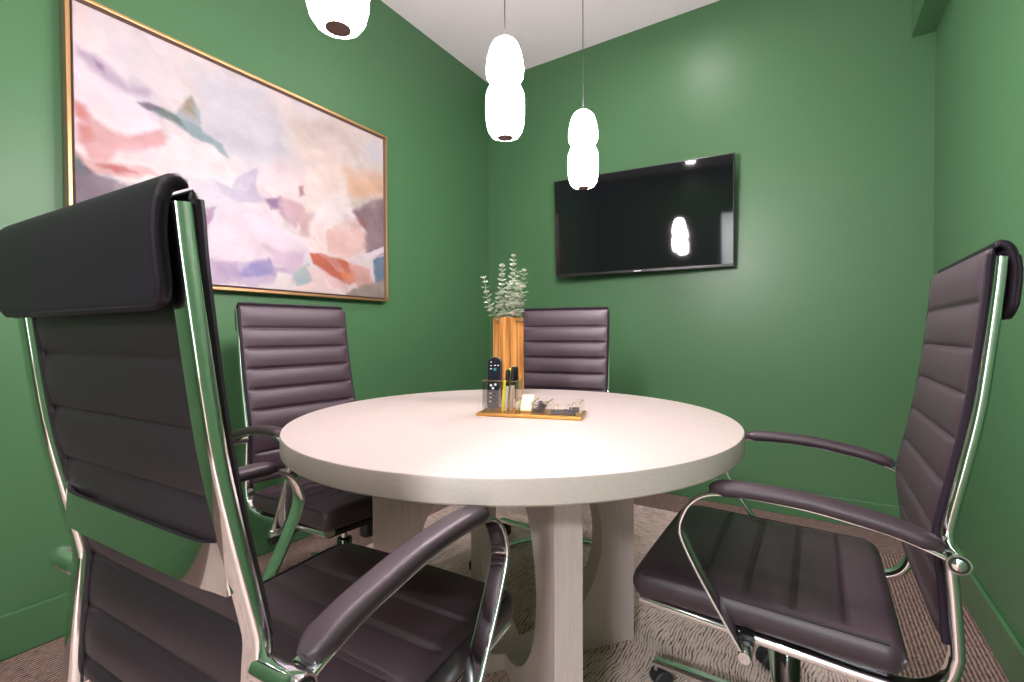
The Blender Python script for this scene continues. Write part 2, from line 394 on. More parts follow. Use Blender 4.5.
# hallway seen (as a reflection) through the doorway
f = MB(); f.box((-2.6, YF-2.2, 0), (1.3, YF-2.1, 2.6)); f.box((-2.7, YF-2.2, 0), (-2.6, YF-TW, 2.6)); f.box((1.3, YF-2.2, 0), (1.4, YF-TW, 2.6))
f.box((-2.6, YF-TW-.02, 0), (XL-TW, YF-TW, 2.6)); f.box((XR+TW, YF-TW-.02, 0), (1.3, YF-TW, 2.6))
f.build('wall_hallway', M['white_wall'], smooth=False, kind='structure')
f = MB(); f.box((-2.7, YF-2.2, 2.6), (1.4, YF-TW, 2.7)); f.build('ceiling_hallway', M['white_wall'], smooth=False, kind='structure')
quad_wall('ceiling', (XL-TW, YF-TW, ZC), (XR+TW, YB+TW, ZC+.1), M['ceiling'])
# floor: dark woven carpet with an inset field of beige grain tiles turned quarter by quarter
FX = [XL-TW, -1.735, -1.254, -.773, -.292, .19, XR+TW]
FY = [YF-2.2, -1.69, -1.21, -.73, -.25, .23, .71, 1.19, 1.67, 2.15, 2.63, YB+TW]
me = bpy.data.meshes.new('floor'); vs, fs, uvs, mi = [], [], [], []
for i in range(len(FX)-1):
    for j in range(len(FY)-1):
        o = len(vs); x0, x1, y0, y1 = FX[i], FX[i+1], FY[j], FY[j+1]
        vs += [(x0,y0,0),(x1,y0,0),(x1,y1,0),(x0,y1,0)]; fs.append((o,o+1,o+2,o+3))
        inner = 0 < i < len(FX)-2 and 0 < j < len(FY)-2
        mi.append(1 if inner else 0)
        q = [(x0,y0),(x1,y0),(x1,y1),(x0,y1)]
        if inner:
            a = math.radians(random.choice((0, 90))+ (90 if (i+j) % 2 else 0) + random.uniform(-3, 3)); off = random.uniform(0, 9)
        else: a, off = 0, 0
        if not inner and (j == len(FY)-2): a = PI/2
        uvs += [(x*math.cos(a)-y*math.sin(a)+off, x*math.sin(a)+y*math.cos(a)+off) for x, y in q]
me.from_pydata(vs, [], fs); me.materials.append(M['carpet_dark']); me.materials.append(M['carpet_light'])
ul = me.uv_layers.new(name='UVMap')
for k, q in enumerate(uvs): ul.data[k].uv = q
for p, k in zip(me.polygons, mi): p.material_index = k
fl = bpy.data.objects.new('floor', me); C.objects.link(fl); fl['kind'] = 'structure'
f = MB(); f.box((-2.7, YF-2.2, -.05), (1.4, YB+TW, -.002)); f.build('floor_slab', M['carpet_dark'], smooth=False, kind='structure')
BH, BT = .136, .014
MB().box((XL, YF, 0), (XL+BT, YB, BH)).build('baseboard_left', M['green_trim'], smooth=False, bevel=.004, kind='structure')
MB().box((XL+BT, YB-BT, 0), (XR-BT, YB, BH)).build('baseboard_back', M['green_trim'], smooth=False, bevel=.004, kind='structure')
MB().box((XR-BT, YF, 0), (XR, YB, BH)).build('baseboard_right', M['green_trim'], smooth=False, bevel=.004, kind='structure')
MB().box((.402, YF, 2.385), (XR, YB, ZC)).build('trim_1', M['green'], smooth=False, kind='structure')   # boxed soffit

# ================================================================== office chair
def yz(pts): return [(p[0], p[1]) for p in pts]
def make_chair(name, label, group):
    root = thing(name, label, 'chair', group=group)
    upper = []
    def U(o): upper.append(o); return o
    # --- side frames: one bent chrome bar each, from the top of the back round under the seat
    prof = [(-.3125,1.092),(-.306,1.03),(-.291,.91),(-.2805,.84),(-.263,.755),(-.2445,.672),(-.2405,.648),(-.2415,.625),(-.2465,.54),(-.249,.46),(-.2475,.44),(-.238,.409),(-.2165,.385),(-.185,.3735),(-.135,.3725),(-.05,.378),(.05,.385),(.17,.3935),(.272,.400)]
    sp = spline([(p[0], p[1], 0) for p in prof], 5)
    for s in (-1, 1):
        path = []
        for p in sp:
            h = min(1, max(0, (1.1-p.y)/.7)); path.append((s*(.203+.017*h), p.x, p.y))
        U(MB().sweep(path, rrect(.033, .0185, .0078, 5), side=(1,0,0)).build('side_frame', M['chrome'], root))
    # --- curved chrome band across the back
    vs, fs = [], []; n = 28
    for k in range(n+1):
        u = -1+2*k/n; x = .200*u; e = abs(u)**22
        yb = -.261 - .010*(1-abs(u)**8); zt = .753+.012*e; zb = .705-.004*e
        for (yy, zz) in ((yb-.003, zt), (yb+.003, zt), (yb+.003, zb), (yb-.003, zb)): vs.append((x, yy, zz))
    for k in range(n):
        for q in range(4):
            fs.append((k*4+q, k*4+(q+1) % 4, (k+1)*4+(q+1) % 4, (k+1)*4+q))
    fs += [(0,1,2,3), tuple(n*4+q for q in range(4))]
    U(MB().add(vs, fs).build('back_band', M['chrome'], root))
    # --- ribbed sling back
    bp = spline([(-.2375,.462,0),(-.2355,.54,0),(-.2295,.625,0),(-.2325,.665,0),(-.2525,.755,0),(-.2695,.84,0),(-.2805,.91,0),(-.2955,1.03,0),(-.3005,1.088,0),(-.304,1.107,0)], 8)
    bp = [(p.x, p.y) for p in resample([(q.x, q.y, 0) for q in bp], .0032)]
    T = .66
    gr = [T-.085-.0765*k for k in range(8)]
    def hw(s, T_): return .213
    b = ribbed([(p[0], p[1]) for p in bp][::-1], .214, .0065, .0045, .005, grooves=[T-g for g in gr], gd_f=.0065, gd_b=.0042, end_r=.008, sig=.0046, pillow=.005, m=22)
    # travel runs top to bottom, so the left-hand normal points forward
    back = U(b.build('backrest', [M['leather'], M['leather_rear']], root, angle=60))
    for p in back.data.polygons:                       # darker colour on the rear faces of the sling
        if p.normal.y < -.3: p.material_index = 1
    for s in (-1, 1):
        MB().sweep([(s*.2145, p[0]+.001, p[1]) for p in bp[::5]], [(.006*math.cos(a*PI/4), .006*math.sin(a*PI/4)) for a in range(8)], side=(1,0,0)).build('piping', M['leather_dark'], back)
    # --- padded head roll hung over the top
    hp = [(-.3075,1.1075),(-.3105,1.1110),(-.3165,1.111),(-.3235,1.102),(-.3275,1.08),(-.3275,1.055),(-.3245,1.025),(-.3205,.993)]
    hp = [(p.x, p.y) for p in resample(spline([(q[0], q[1], 0) for q in hp], 6), .004)]
    def hhw(s, T_):
        r = .03; d = T_-s
        return .2135-(r-math.sqrt(max(0, r*r-(r-min(d, r))**2))) if d < r else .2135
    # travel goes up and over to the back: the left-hand normal points into the roll, so tb is the outside
    h = ribbed(hp, hhw, .0055, .0085, .007, grooves=[], end_r=.010, m=18, crown=0)
    head = U(h.build('head_cushion', M['leather_dark'], root, angle=60))
    # welt round the flap
    w = [(-.2125, p[0]-.0055, p[1]) for p in hp[8:-6]]
    low = hp[-2]
    w += [(-.205, low[0]-.005, low[1]+.006), (-.19, low[0]-.005, low[1]), (0, low[0]-.0055, low[1]), (.19, low[0]-.005, low[1]), (.205, low[0]-.005, low[1]+.006)]
    w += [(.2125, p[0]-.0055, p[1]) for p in hp[8:-6][::-1]]
    MB().sweep(w, [(.0032*math.cos(a*PI/4), .0032*math.sin(a*PI/4)) for a in range(8)]).build('welt', M['leather_dark'], head)
    # --- seat cushion
    sy0, sy1 = -.188, .290
    sp_ = [(sy0+(sy1-sy0)*k/150, .4285+.042*(sy0+(sy1-sy0)*k/150) - .010*max(0, (k-125)/25)**2) for k in range(151)]
    def shw(s, T_):
        r = .035; d = min(s, T_-s)
        return .247-(r-math.sqrt(max(0, r*r-(r-min(d, r))**2)))*.8
    se = ribbed(sp_, shw, .030, .031, .022, grooves=[y-sy0 for y in (-.101, -.018, .065, .148)], gd_f=.006, end_r=.026, crown=.004, sig=.0045, pillow=.0045, m=24, k=6)
    seat = U(se.build('seat', M['leather'], root, angle=60))
    for s in (-1, 1):
        MB().sweep([(s*.2392, p[0], p[1]+.0262) for p in sp_[8:-8:4]], [(.0022*math.cos(a*PI/3), .0022*math.sin(a*PI/3)) for a in range(6)], side=(1,0,0)).build('seam', M['leather_dark'], seat)
    MB().box((-.215, -.165, .376), (.215, .255, .394)).build('seat_pan', M['black'], root, smooth=False, bevel=.006)
    # --- arms: a flat chrome strip, padded on top, looped down to the seat rail
    ap = [(-.238,.622),(-.222,.632),(-.165,.652),(-.114,.662),(-.048,.6725),(.031,.678),(.09,.677),(.124,.668),(.149,.648),(.164,.620),(.169,.595),(.161,.565),(.134,.510),(.097,.445),(.066,.392),(.057,.377)]
    ap = spline([(0, q[0], q[1]) for q in ap], 6)
    pp = [(-.226,.640),(-.20,.650),(-.165,.661),(-.114,.6715),(-.048,.682),(.031,.6865),(.085,.6855),(.112,.681)]
    pp = resample(spline([(0, q[0], q[1]) for q in pp], 6), .008)
    for s in (-1, 1):
        X = s*.272
        a = U(MB().sweep([(X, p.y, p.z) for p in ap], rrect(.036, .0075, .003, 2), side=(1,0,0)).build('armrest', M['chrome'], root))
        n = len(pp); sc = [min(1, .55+.45*math.sqrt(min(1, min(i, n-1-i)/3))) for i in range(n)]
        MB().sweep([(X, p.y, p.z) for p in pp], rrect(.045, .027, .0130, 6), side=(1,0,0), scale=sc).build('arm_pad', M['leather'], a, angle=60)
        m = MB(); m.lathe([(.0135, s*.222), (.0145, s*.226), (.0150, s*.262), (.0160, s*.266), (.0160, s*.289), (.0152, s*.292)], c=(0,-.2415,.624), axis='x', n=24); m.build('pivot', M['chrome'], a)
        m = MB(); m.lathe([(.0125, s*.2915), (.0125, s*.2928)], c=(0,-.2415,.624), axis='x', n=24); m.build('washer', M['black'], a)
        m = MB(); m.lathe([(.009, s*.292), (.009, s*.2942), (.005, s*.296)], c=(0,-.2415,.624), axis='x', n=20); m.build('bolt', M['chrome'], a)
        m = MB(); m.lathe([(.011, s*.226), (.011, s*.254)], c=(0,.057,.379), axis='x', n=20); m.box((min(s*.226,s*.252), .045, .376), (max(s*.226,s*.252), .069, .400)); m.build('spacer', M['black'], a)
        m = MB(); m.lathe([(.0115, s*.253), (.0125, s*.256), (.0125, s*.290), (.011, s*.292)], c=(0,.057,.377), axis='x', n=20); m.build('rail_bolt', M['chrome'], a)
    # --- mechanism, gas lift, five-star base
    U(MB().box((-.055, -.09, .342), (.055, .12, .377)).build('tilt_mechanism', M['black'], root, smooth=False, bevel=.008))
    m = MB(); m.lathe([(.020,.290),(.025,.295),(.025,.335),(.018,.340)], c=(0,.135,0), n=20); U(m.build('tension_knob', M['black'], root))
    m = MB(); m.sweep(spline([(.06,.02,.352),(.16,.03,.352),(.245,.035,.345)], 4), [(.005*math.cos(a*PI/4), .005*math.sin(a*PI/4)) for a in range(8)]); m.box((.235,.02,.338), (.285,.052,.349)); U(m.build('height_lever', M['black'], root))
    m = MB(); m.lathe([(.014,.245),(.014,.34)], n=20); m.build('piston', M['chrome'], root)
    m = MB(); m.lathe([(.0265,.10),(.0265,.247),(.0255,.2485),(.021,.249),(.020,.243)], n=28); gl = m.build('gas_lift', M['gunmetal'], root)
    m = MB(); m.lathe([(.030,.060),(.042,.068),(.042,.108),(.036,.118),(.028,.122)], n=28); m.build('hub', M['chrome'], root)
    for k in range(5):
        a = base_angle(name) + 2*PI*k/5; ca, sa = math.cos(a), math.sin(a)
        m = MB()
        path = [(r*ca, r*sa, z) for r, z in ((.03,.092),(.12,.090),(.22,.082),(.305,.074),(.325,.072))]
        m.sweep(path, rrect(.040, .022, .006, 3), side=(-sa, ca, 0), scale=[1.05, 1, .85, .72, .66])
        leg = m.build('base_leg', M['chrome'], root)
        m = MB(); cx, cy = .318*ca, .318*sa
        m.lathe([(.006,.050),(.006,.072)], c=(cx,cy,0), n=10)
        t = a + .9 + k*1.1; ct, st = math.cos(t), math.sin(t); cx2, cy2 = cx-.014*ct, cy-.014*st
        for s in (-1, 1):
            m2 = MB(); m2.lathe([(.016, s*.004), (.025, s*.006), (.0265, s*.010), (.0265, s*.018), (.022, s*.022)], axis='x', n=20)
            m.add([(cx2 + v[0]*(-st) + v[1]*ct, cy2 + v[0]*ct + v[1]*st, v[2]+.0265) for v in m2.v], m2.f, 1)
        m2 = MB(); m2.lathe([(.019, -.005), (.019, .005)], axis='x', n=16)
        m.add([(cx2 + v[0]*(-st) + v[1]*ct, cy2 + v[0]*ct + v[1]*st, v[2]+.034) for v in m2.v], m2.f, 1)
        m.build('caster', [M['chrome'], M['rubber']], root)
    return root, [o.name for o in upper]
BASE_A = {}
def base_angle(name): return math.radians(90)
CH = 'ribbed high-back office chairs round the table'
chair0, up = make_chair('office_chair', 'brown ribbed leather office chair seen side-on, standing at the right wall', CH)
# (x, y, facing angle, dz, tilt, base star turn, label)
POSES = [
 (-.0405, 1.2466, 3.130, .0014, -.0251, math.radians(171), 'dark leather chair in profile, its whole seat in view, against the right green wall'),
 (-.7198, .4892, 1.63232, .0086, -.0171, math.radians(100), 'big near chair seen from behind, chrome band across its back, hiding the painting corner'),
 (-1.4181, 1.0908, -.08856, -.002, .038, math.radians(20), 'ribbed chair directly under the painting, left of the table'),
 (-.9605, 1.7931, -1.3608, -.0036, .0113, math.radians(162), 'ribbed chair behind the wooden vase, on the far side of the table'),
]
def pose(root, x, y, th, dz, tl, star, label):
    root.location = (x, y, 0); root.rotation_euler = (0, 0, th-PI/2); root['label'] = label
    low = ('piston', 'gas_lift', 'hub', 'base_leg', 'caster')
    for c in root.children:
        st = c.name.split('.')[0]
        if st in low:
            if st in ('base_leg', 'caster'): c.rotation_euler = (0, 0, star - (th-PI/2) - PI/2)
        else:
            c.rotation_euler = (tl, 0, 0); c.location = (0, .4*math.sin(tl), .4-.4*math.cos(tl)+dz)
chairs = [chair0] + [dup(chair0, (0,0,0), 0) for _ in range(3)]
for r, p in zip(chairs, POSES): pose(r, *p)

# ================================================================== round table
TC = (-.7337, 1.1505); TH = .75; TT = .049; TR = .610; KS = .94
tb = thing('conference_table', 'round whitewashed wooden table on a crossed ring base, centre of the room', 'table', (TC[0], TC[1], 0))
m = MB(); m.lathe([(TR-.004, TH-TT), (TR, TH-TT+.004), (TR, TH-.005), (TR-.0015, TH-.0015), (TR-.005, TH)], n=160)
m.build('tabletop', M['table_top'], tb, angle=30)
def ring_slab(ang, off):
    L, H0, H1, th, ea, eb, ez = .40, 0.0, TH-TT, .068, .286, .300, .345
    angs = sorted([2*PI*k/144 for k in range(144)] + [math.atan2(z-ez, x) % (2*PI) for x in (-L, L) for z in (H0, H1)])
    vs, fs = [], []
    for y in (-th/2, th/2):
        for t in angs:
            c, s = math.cos(t), math.sin(t)
            k = 1/math.sqrt((c/ea)**2+(s/eb)**2)
            vs.append((k*c, y, ez+k*s))
        for t in angs:
            c, s = math.cos(t), math.sin(t)
            k = min(L/abs(c) if abs(c) > 1e-9 else 9, ((H1-ez)/s if s > 1e-9 else ((H0-ez)/s if s < -1e-9 else 9)))
            vs.append((k*c, y, ez+k*s))
    n = len(angs)
    for i in range(n):
        j = (i+1) % n
        fs += [(i, j, n+j, n+i), (2*n+i, 3*n+i, 3*n+j, 2*n+j), (i, 2*n+i, 2*n+j, j), (n+i, n+j, 3*n+j, 3*n+i)]
    o = MB().add(vs, fs).build('base_panel', M['table_leg'], tb, angle=30, bevel=.0015)
    o.location = (off[0], off[1], 0); o.rotation_euler = (0, 0, ang)
ring_slab(math.radians(50.7), (-.018, .025)); ring_slab(math.radians(140.7), (-.018, .025))

# ================================================================== pendants
prof_low = [(.0225,.001),(.027,.002),(.040,.008),(.049,.022),(.0545,.045),(.0565,.075),(.0562,.105),(.0545,.132),(.0465,.152),(.032,.162)]
prof_up = [(.032,.162),(.0455,.172),(.0530,.185),(.0545,.204),(.0525,.228),(.0480,.252),(.0415,.273),(.0330,.288),(.0220,.297),(.0070,.300)]
prof_low = [(r*.965, z*.925) for r, z in prof_low]; prof_up = [(r*.965, z*.925) for r, z in prof_up]
pend = [
 (-.712, .545, 1.528, 'lit white pendant lamp nearest the camera, cut off by the picture top'),
 (-.728, 1.112, 1.536, 'lit double-bulb pendant lamp hanging in front of the ceiling corner, middle of the three'),
 (-.697, 1.580, 1.512, 'lit double-bulb pendant lamp hanging in front of the television'),
]
for i, (x, y, z, lab) in enumerate(pend):
    p = thing('pendant_lamp', lab, 'lamp', (x, y, z), 0, 'double-bulb glass pendants over the table')
    MB().lathe(prof_low, n=40, cap=False).build('lower_globe', M['glow'], p, angle=60)
    MB().lathe(prof_up, n=40, cap=False).build('upper_globe', M['glow'], p, angle=60)
    MB().lathe([(.0225,.0005),(.0225,.006),(.018,.010)], n=32).build('end_cap', M['lamp_cap'], p)
    MB().lathe([(.0062,.276),(.0062,.284),(.003,.287)], n=20).build('cord_grip', M['white_metal'], p)
    MB().lathe([(.0018,.286),(.0018,ZC-z-.015)], n=10).build('cord', M['cord'], p)
    MB().lathe([(.058,ZC-z-.022),(.060,ZC-z-.018),(.060,ZC-z-.001)], n=36).build('ceiling_rose', M['white_metal'], p)

# recessed downlights in the ceiling (one is mirrored in the television, two behind the near chair are added fill)
for k, (x, y, pw, lab) in enumerate(DOWN):
    p = thing('downlight', lab, 'light', (x, y, ZC), 0, 'recessed ceiling downlights')
    m = MB(); m.lathe([(.078,-.002),(.080,-.006),(.072,-.010),(.060,-.004),(.060,-.001)], n=36, cap=False); m.build('trim_ring', M['white_metal'], p)
    MB().lathe([(.060,-.0035),(.060,-.0015)], n=36).build('lens', M['lens'], p)
    ld = bpy.data.lights.new('downlight_beam', 'AREA'); ld.shape = 'DISK'; ld.size = .12; ld.energy = pw; ld.color = (1, .88, .88); ld.spread = math.radians(165)
    lo = bpy.data.objects.new('downlight_beam', ld); C.objects.link(lo); lo.parent = p; lo.location = (0, 0, -.014)
hp = thing('hall_light_panel', 'flat ceiling light panel in the hallway outside the door', 'light', (.05, YF-1.1, 2.6))
MB().box((-.62, -.32, -.02), (.62, .32, -.001)).build('panel_frame', M['white_metal'], hp, smooth=False)
MB().box((-.58, -.28, -.024), (.58, .28, -.0205)).build('diffuser', M['hall_lens'], hp, smooth=False)
ld = bpy.data.lights.new('hall_panel_beam', 'AREA'); ld.shape = 'RECTANGLE'; ld.size = 1.1; ld.size_y = .5; ld.energy = HALL; ld.color = (.93, .96, 1)
lo = bpy.data.objects.new('hall_panel_beam', ld); C.objects.link(lo); lo.parent = hp; lo.location = (0, 0, -.03)

# ================================================================== painting
pt = thing('framed_painting', 'large abstract cloud painting in pink, white and rust with slim gold frame on left wall', 'painting', (XL, 1.188, 1.634))
hy, hz, dp = .678, .466, .048
def frame_ring(x0, x1, o_, i_):
    m = MB()
    for (a0, a1, b0, b1) in ((-hy+o_, hy-o_, hz-i_, hz-o_), (-hy+o_, hy-o_, -hz+o_, -hz+i_), (-hy+o_, -hy+i_, -hz+i_, hz-i_), (hy-i_, hy-o_, -hz+i_, hz-i_)):
        m.box((x0, a0, b0), (x1, a1, b1))
    return m
frame_ring(.004, dp-.004, 0, .011).build('frame', M['frame_side'], pt, smooth=False)
frame_ring(dp-.004, dp+.001, 0, .011).build('frame_face', M['gold_frame'], pt, smooth=False, bevel=.0015)
frame_ring(.006, dp-.022, .011, .030).build('frame_rebate', M['frame_gap'], pt, smooth=False)
ny, nz = 460, 312
cy, cz = hy-.021, hz-.021
u = np.linspace(0, 1, ny); v = np.linspace(0, 1, nz); UU, VV = np.meshgrid(u, v)
rng = np.random.RandomState(5)
def vnoise(x, y, seed):
    r = np.random.RandomState(seed); g = r.rand(64, 64)
    xi = np.floor(x).astype(int); yi = np.floor(y).astype(int); fx = x-xi; fy = y-yi; fx = fx*fx*(3-2*fx); fy = fy*fy*(3-2*fy)
    G = lambda a, b: g[a % 64, b % 64]
    return (G(xi,yi)*(1-fx)+G(xi+1,yi)*fx)*(1-fy)+(G(xi,yi+1)*(1-fx)+G(xi+1,yi+1)*fx)*fy
def fbm(x, y, seed, o=4):
    s = 0; a = .5
    for k in range(o): s = s + a*vnoise(x*2**k, y*2**k, seed+k); a *= .5
    return s/.94
AX = UU*1.5; AY = VV
def srgb2lin(c): c = np.asarray(c, float)/255; return np.where(c <= .04045, c/12.92, ((c+.055)/1.055)**2.4)
col = np.zeros((nz, ny, 3)); base0 = srgb2lin((236,226,232)); base1 = srgb2lin((230,218,212))
col[:] = base0; col = col*(1-UU[...,None]) + base1*UU[...,None]
col *= (.93+.14*fbm(AX*4+3, AY*4, 11))[...,None]
# loose brush strokes dragged through the wet colour
def strokes(num, seed, a0, a1, w0, w1, lmin):
    rs = np.random.RandomState(seed)
    for k in range(num):
        x0, y0 = rs.rand()*1.5, rs.rand(); a = rs.normal(-.5, .5); ln, wd = lmin+.10*rs.rand(), w0+w1*rs.rand()
        dx, dy = AX-x0, AY-y0; near = (np.abs(dx) < ln*1.5) & (np.abs(dy) < ln*1.5)
        jj, ii = np.where(near)
        if len(jj) == 0: continue
        u_ = dx[jj, ii]*math.cos(a)+dy[jj, ii]*math.sin(a); w_ = -dx[jj, ii]*math.sin(a)+dy[jj, ii]*math.cos(a)
        w_ = w_ + .3*wd*np.sin(u_/ln*4+k) + (fbm(AX[jj, ii]*14+k, AY[jj, ii]*14, 900)-.5)*wd*1.6
        al = np.clip((1-np.abs(u_/ln)**3-np.abs(w_/wd)**2)*(1.2+3*rs.rand()), 0, 1)*(a0+(a1-a0)*rs.rand())
        sj, si = int(min(nz-1, max(0, y0*nz+rs.normal()*6))), int(min(ny-1, max(0, x0/1.5*ny+rs.normal()*6)))
        c = col[sj, si]*(.87+.22*rs.rand())*np.array([1+.05*rs.normal(), 1, 1+.05*rs.normal()])
        col[jj, ii] = col[jj, ii]*(1-al[:,None]) + c*al[:,None]
strokes(260, 12, .35, .8, .02, .05, .06)
for idx, (poly, rgb, soft) in enumerate(PAINT):
    wob = .35*soft + .007
    wx = UU + (fbm(AX*9+idx, AY*9, 31+idx)-.5)*wob*3.2/1.5 + (fbm(AX*30, AY*30, 77+idx)-.5)*wob*1.2/1.5
    wy = VV + (fbm(AX*9, AY*9+idx, 131+idx)-.5)*wob*3.2 + (fbm(AX*30, AY*30+5, 177+idx)-.5)*wob*1.2
    P = np.array(poly, float); d = np.full(UU.shape, 1e9); inside = np.zeros(UU.shape, bool)
    px, py = wx*1.5, wy; Q = P*np.array([1.5, 1])
    for k in range(len(Q)):
        a, b = Q[k], Q[(k+1) % len(Q)]
        e = b-a; t = np.clip(((px-a[0])*e[0]+(py-a[1])*e[1])/max(1e-9, e@e), 0, 1)
        d = np.minimum(d, np.hypot(px-a[0]-t*e[0], py-a[1]-t*e[1]))
        if a[1] != b[1]:
            cr = ((a[1] > py) != (b[1] > py)) & (px < (b[0]-a[0])*(py-a[1])/(b[1]-a[1])+a[0]); inside ^= cr
    sd = np.where(inside, d, -d); al = np.clip(.5+sd/(1.35*soft+.004), 0, 1); al = al*al*(3-2*al)
    al *= np.clip(.72+.5*fbm(AX*7+idx*3, AY*7, 211+idx), .65, 1)
    c = srgb2lin(rgb)*(.80+.40*fbm(AX*10+idx, AY*13, 311+idx))[...,None]
    col = col*(1-al[...,None])+c*al[...,None]
strokes(150, 44, .10, .22, .016, .034, .05)
col *= (.96+.08*fbm(AX*40, AY*60, 400, 2))[...,None]
col = np.clip(col*TONE, 0, 1)
vs = [(dp-.012, -cy+2*cy*a, -cz+2*cz*b) for b in v for a in u]
fs = [(j*ny+i, j*ny+i+1, (j+1)*ny+i+1, (j+1)*ny+i) for j in range(nz-1) for i in range(ny-1)]
me = bpy.data.meshes.new('canvas'); nfront = len(vs)
# solid canvas: painted front, sides and back
vs += [(dp-.030, -cy, -cz), (dp-.030, cy, -cz), (dp-.030, cy, cz), (dp-.030, -cy, cz)]
c00, c10, c11, c01 = 0, ny-1, nz*ny-1, (nz-1)*ny
B = nfront
fs += [(B, B+3, B+2, B+1), tuple([B, B+1] + list(range(ny-1, -1, -1))), tuple([B+2, B+3] + list(range((nz-1)*ny, nz*ny))),
       tuple([B+1, B+2] + [j*ny+ny-1 for j in range(nz-1, -1, -1)]), tuple([B+3, B] + [j*ny for j in range(nz)])]
me.from_pydata(vs, [], fs); me.materials.append(M['canvas'])
at = me.color_attributes.new('pigment', 'FLOAT_COLOR', 'POINT')
buf = np.ones((len(vs), 4), np.float32); buf[:nfront, :3] = col.reshape(-1, 3); buf[nfront:, :3] = .7
at.data.foreach_set('color', buf.ravel())
cv = bpy.data.objects.new('canvas', me); C.objects.link(cv); cv.parent = pt

# ================================================================== television
tv = thing('television', 'black flat-screen television mounted on the green back wall', 'television', (-.885, 2.80, 1.664))
tv.rotation_euler = (math.radians(3.36), math.radians(.14), math.radians(5.1))
W2, H2 = .5335, .311
MB().box((-W2, 0, -H2), (W2, .028, H2)).build('casing', M['tv_body'], tv, smooth=False, bevel=.004)
MB().box((-.40, .0285, -.20), (.40, .050, .12)).build('rear_housing', M['black'], tv, smooth=False, bevel=.010)
br = MB(); br.box((-.12, .0505, -.12), (.12, .058, .10)); br.build('wall_bracket', M['black'], tv, smooth=False, bevel=.002)
ar = MB().box((-.04, 0, -.03), (.04, .055, .03)).build('bracket_arm', M['black'], tv, smooth=False)
ar.matrix_parent_inverse = Matrix(); ar.location = (0, .056, 0)
pw = MB().box((-.11, 0, -.11), (.11, .006, .11)).build('wall_plate', M['black'], tv, smooth=False)
from mathutils import Euler
pw.matrix_parent_inverse = tv.matrix_basis.inverted()
pw.location = (-.885, YB-.0065, 1.664)
MB().box((-W2+.007, -.0012, -H2+.018), (W2-.007, .001, H2-.007)).build('screen', M['tv_screen'], tv, smooth=False)
m = MB(); x = -.022
for w in (.0062, .0062, .0062, .0062, .0062, .0062): m.box((x, -.0014, -H2+.0065), (x+w, .001, -H2+.0125)); x += w+.0012
m.build('logo', M['mark'], tv, smooth=False)
m = MB(); m.lathe([(.0045, -.0016), (.0045, .001)], c=(-W2+.115, 0, -H2+.006), axis='y', n=12); m.build('standby_light', M['red_led'], tv)

# ================================================================== on the table: vase and eucalyptus
cr, cf = Vector((.8433, .5374, 0)), Vector((-.5374, .8433, 0))       # directions along and across the tray side of the table
VC = Vector((-.923, 1.423, TH)); VA = math.atan2(.5374, .8433)+math.radians(27)
vz = thing('vase', 'tall square honey-coloured wooden vase on the far side of the table', 'vase', VC, VA)
S, VH, wt = .083/2, .292, .0066
vs = []
for (a, z) in ((S, 0), (S, VH), (S-wt, VH), (S-wt, .02)):
    vs += [(-a,-a,z),(a,-a,z),(a,a,z),(-a,a,z)]
fs = [(0,1,2,3)]
for k in range(3):
    for q in range(4): fs.append((k*4+q, k*4+(q+1) % 4, (k+1)*4+(q+1) % 4, (k+1)*4+q))
fs.append((12,13,14,15))
MB().add(vs, fs).build('vase_body', M['vase'], vz, smooth=False, bevel=.0015)
m = MB()
for s in (-.33, .36):
    m.box((S*s-.001, -S-.0006, .004), (S*s+.001, -S+.001, VH-.004))
m.box((-S-.0006, -.002, .004), (-S+.001, .0, VH-.004))
m.build('plank_seams', simple('seam_dark', (.12, .04, .01), .7), vz, smooth=False)
MB().box((-S+wt, -S+wt, VH-.05), (S-wt, S-wt, VH-.035)).build('filler', M['soil'], vz, smooth=False)
pl = thing('eucalyptus_bouquet', 'pale sage eucalyptus stems standing in the wooden vase', 'plant', VC+Vector((0,0,VH-.035)))
def px(dx, dy, dd=0): return (cr*dx + cf*dd + Vector((0,0,dy)))*1.03
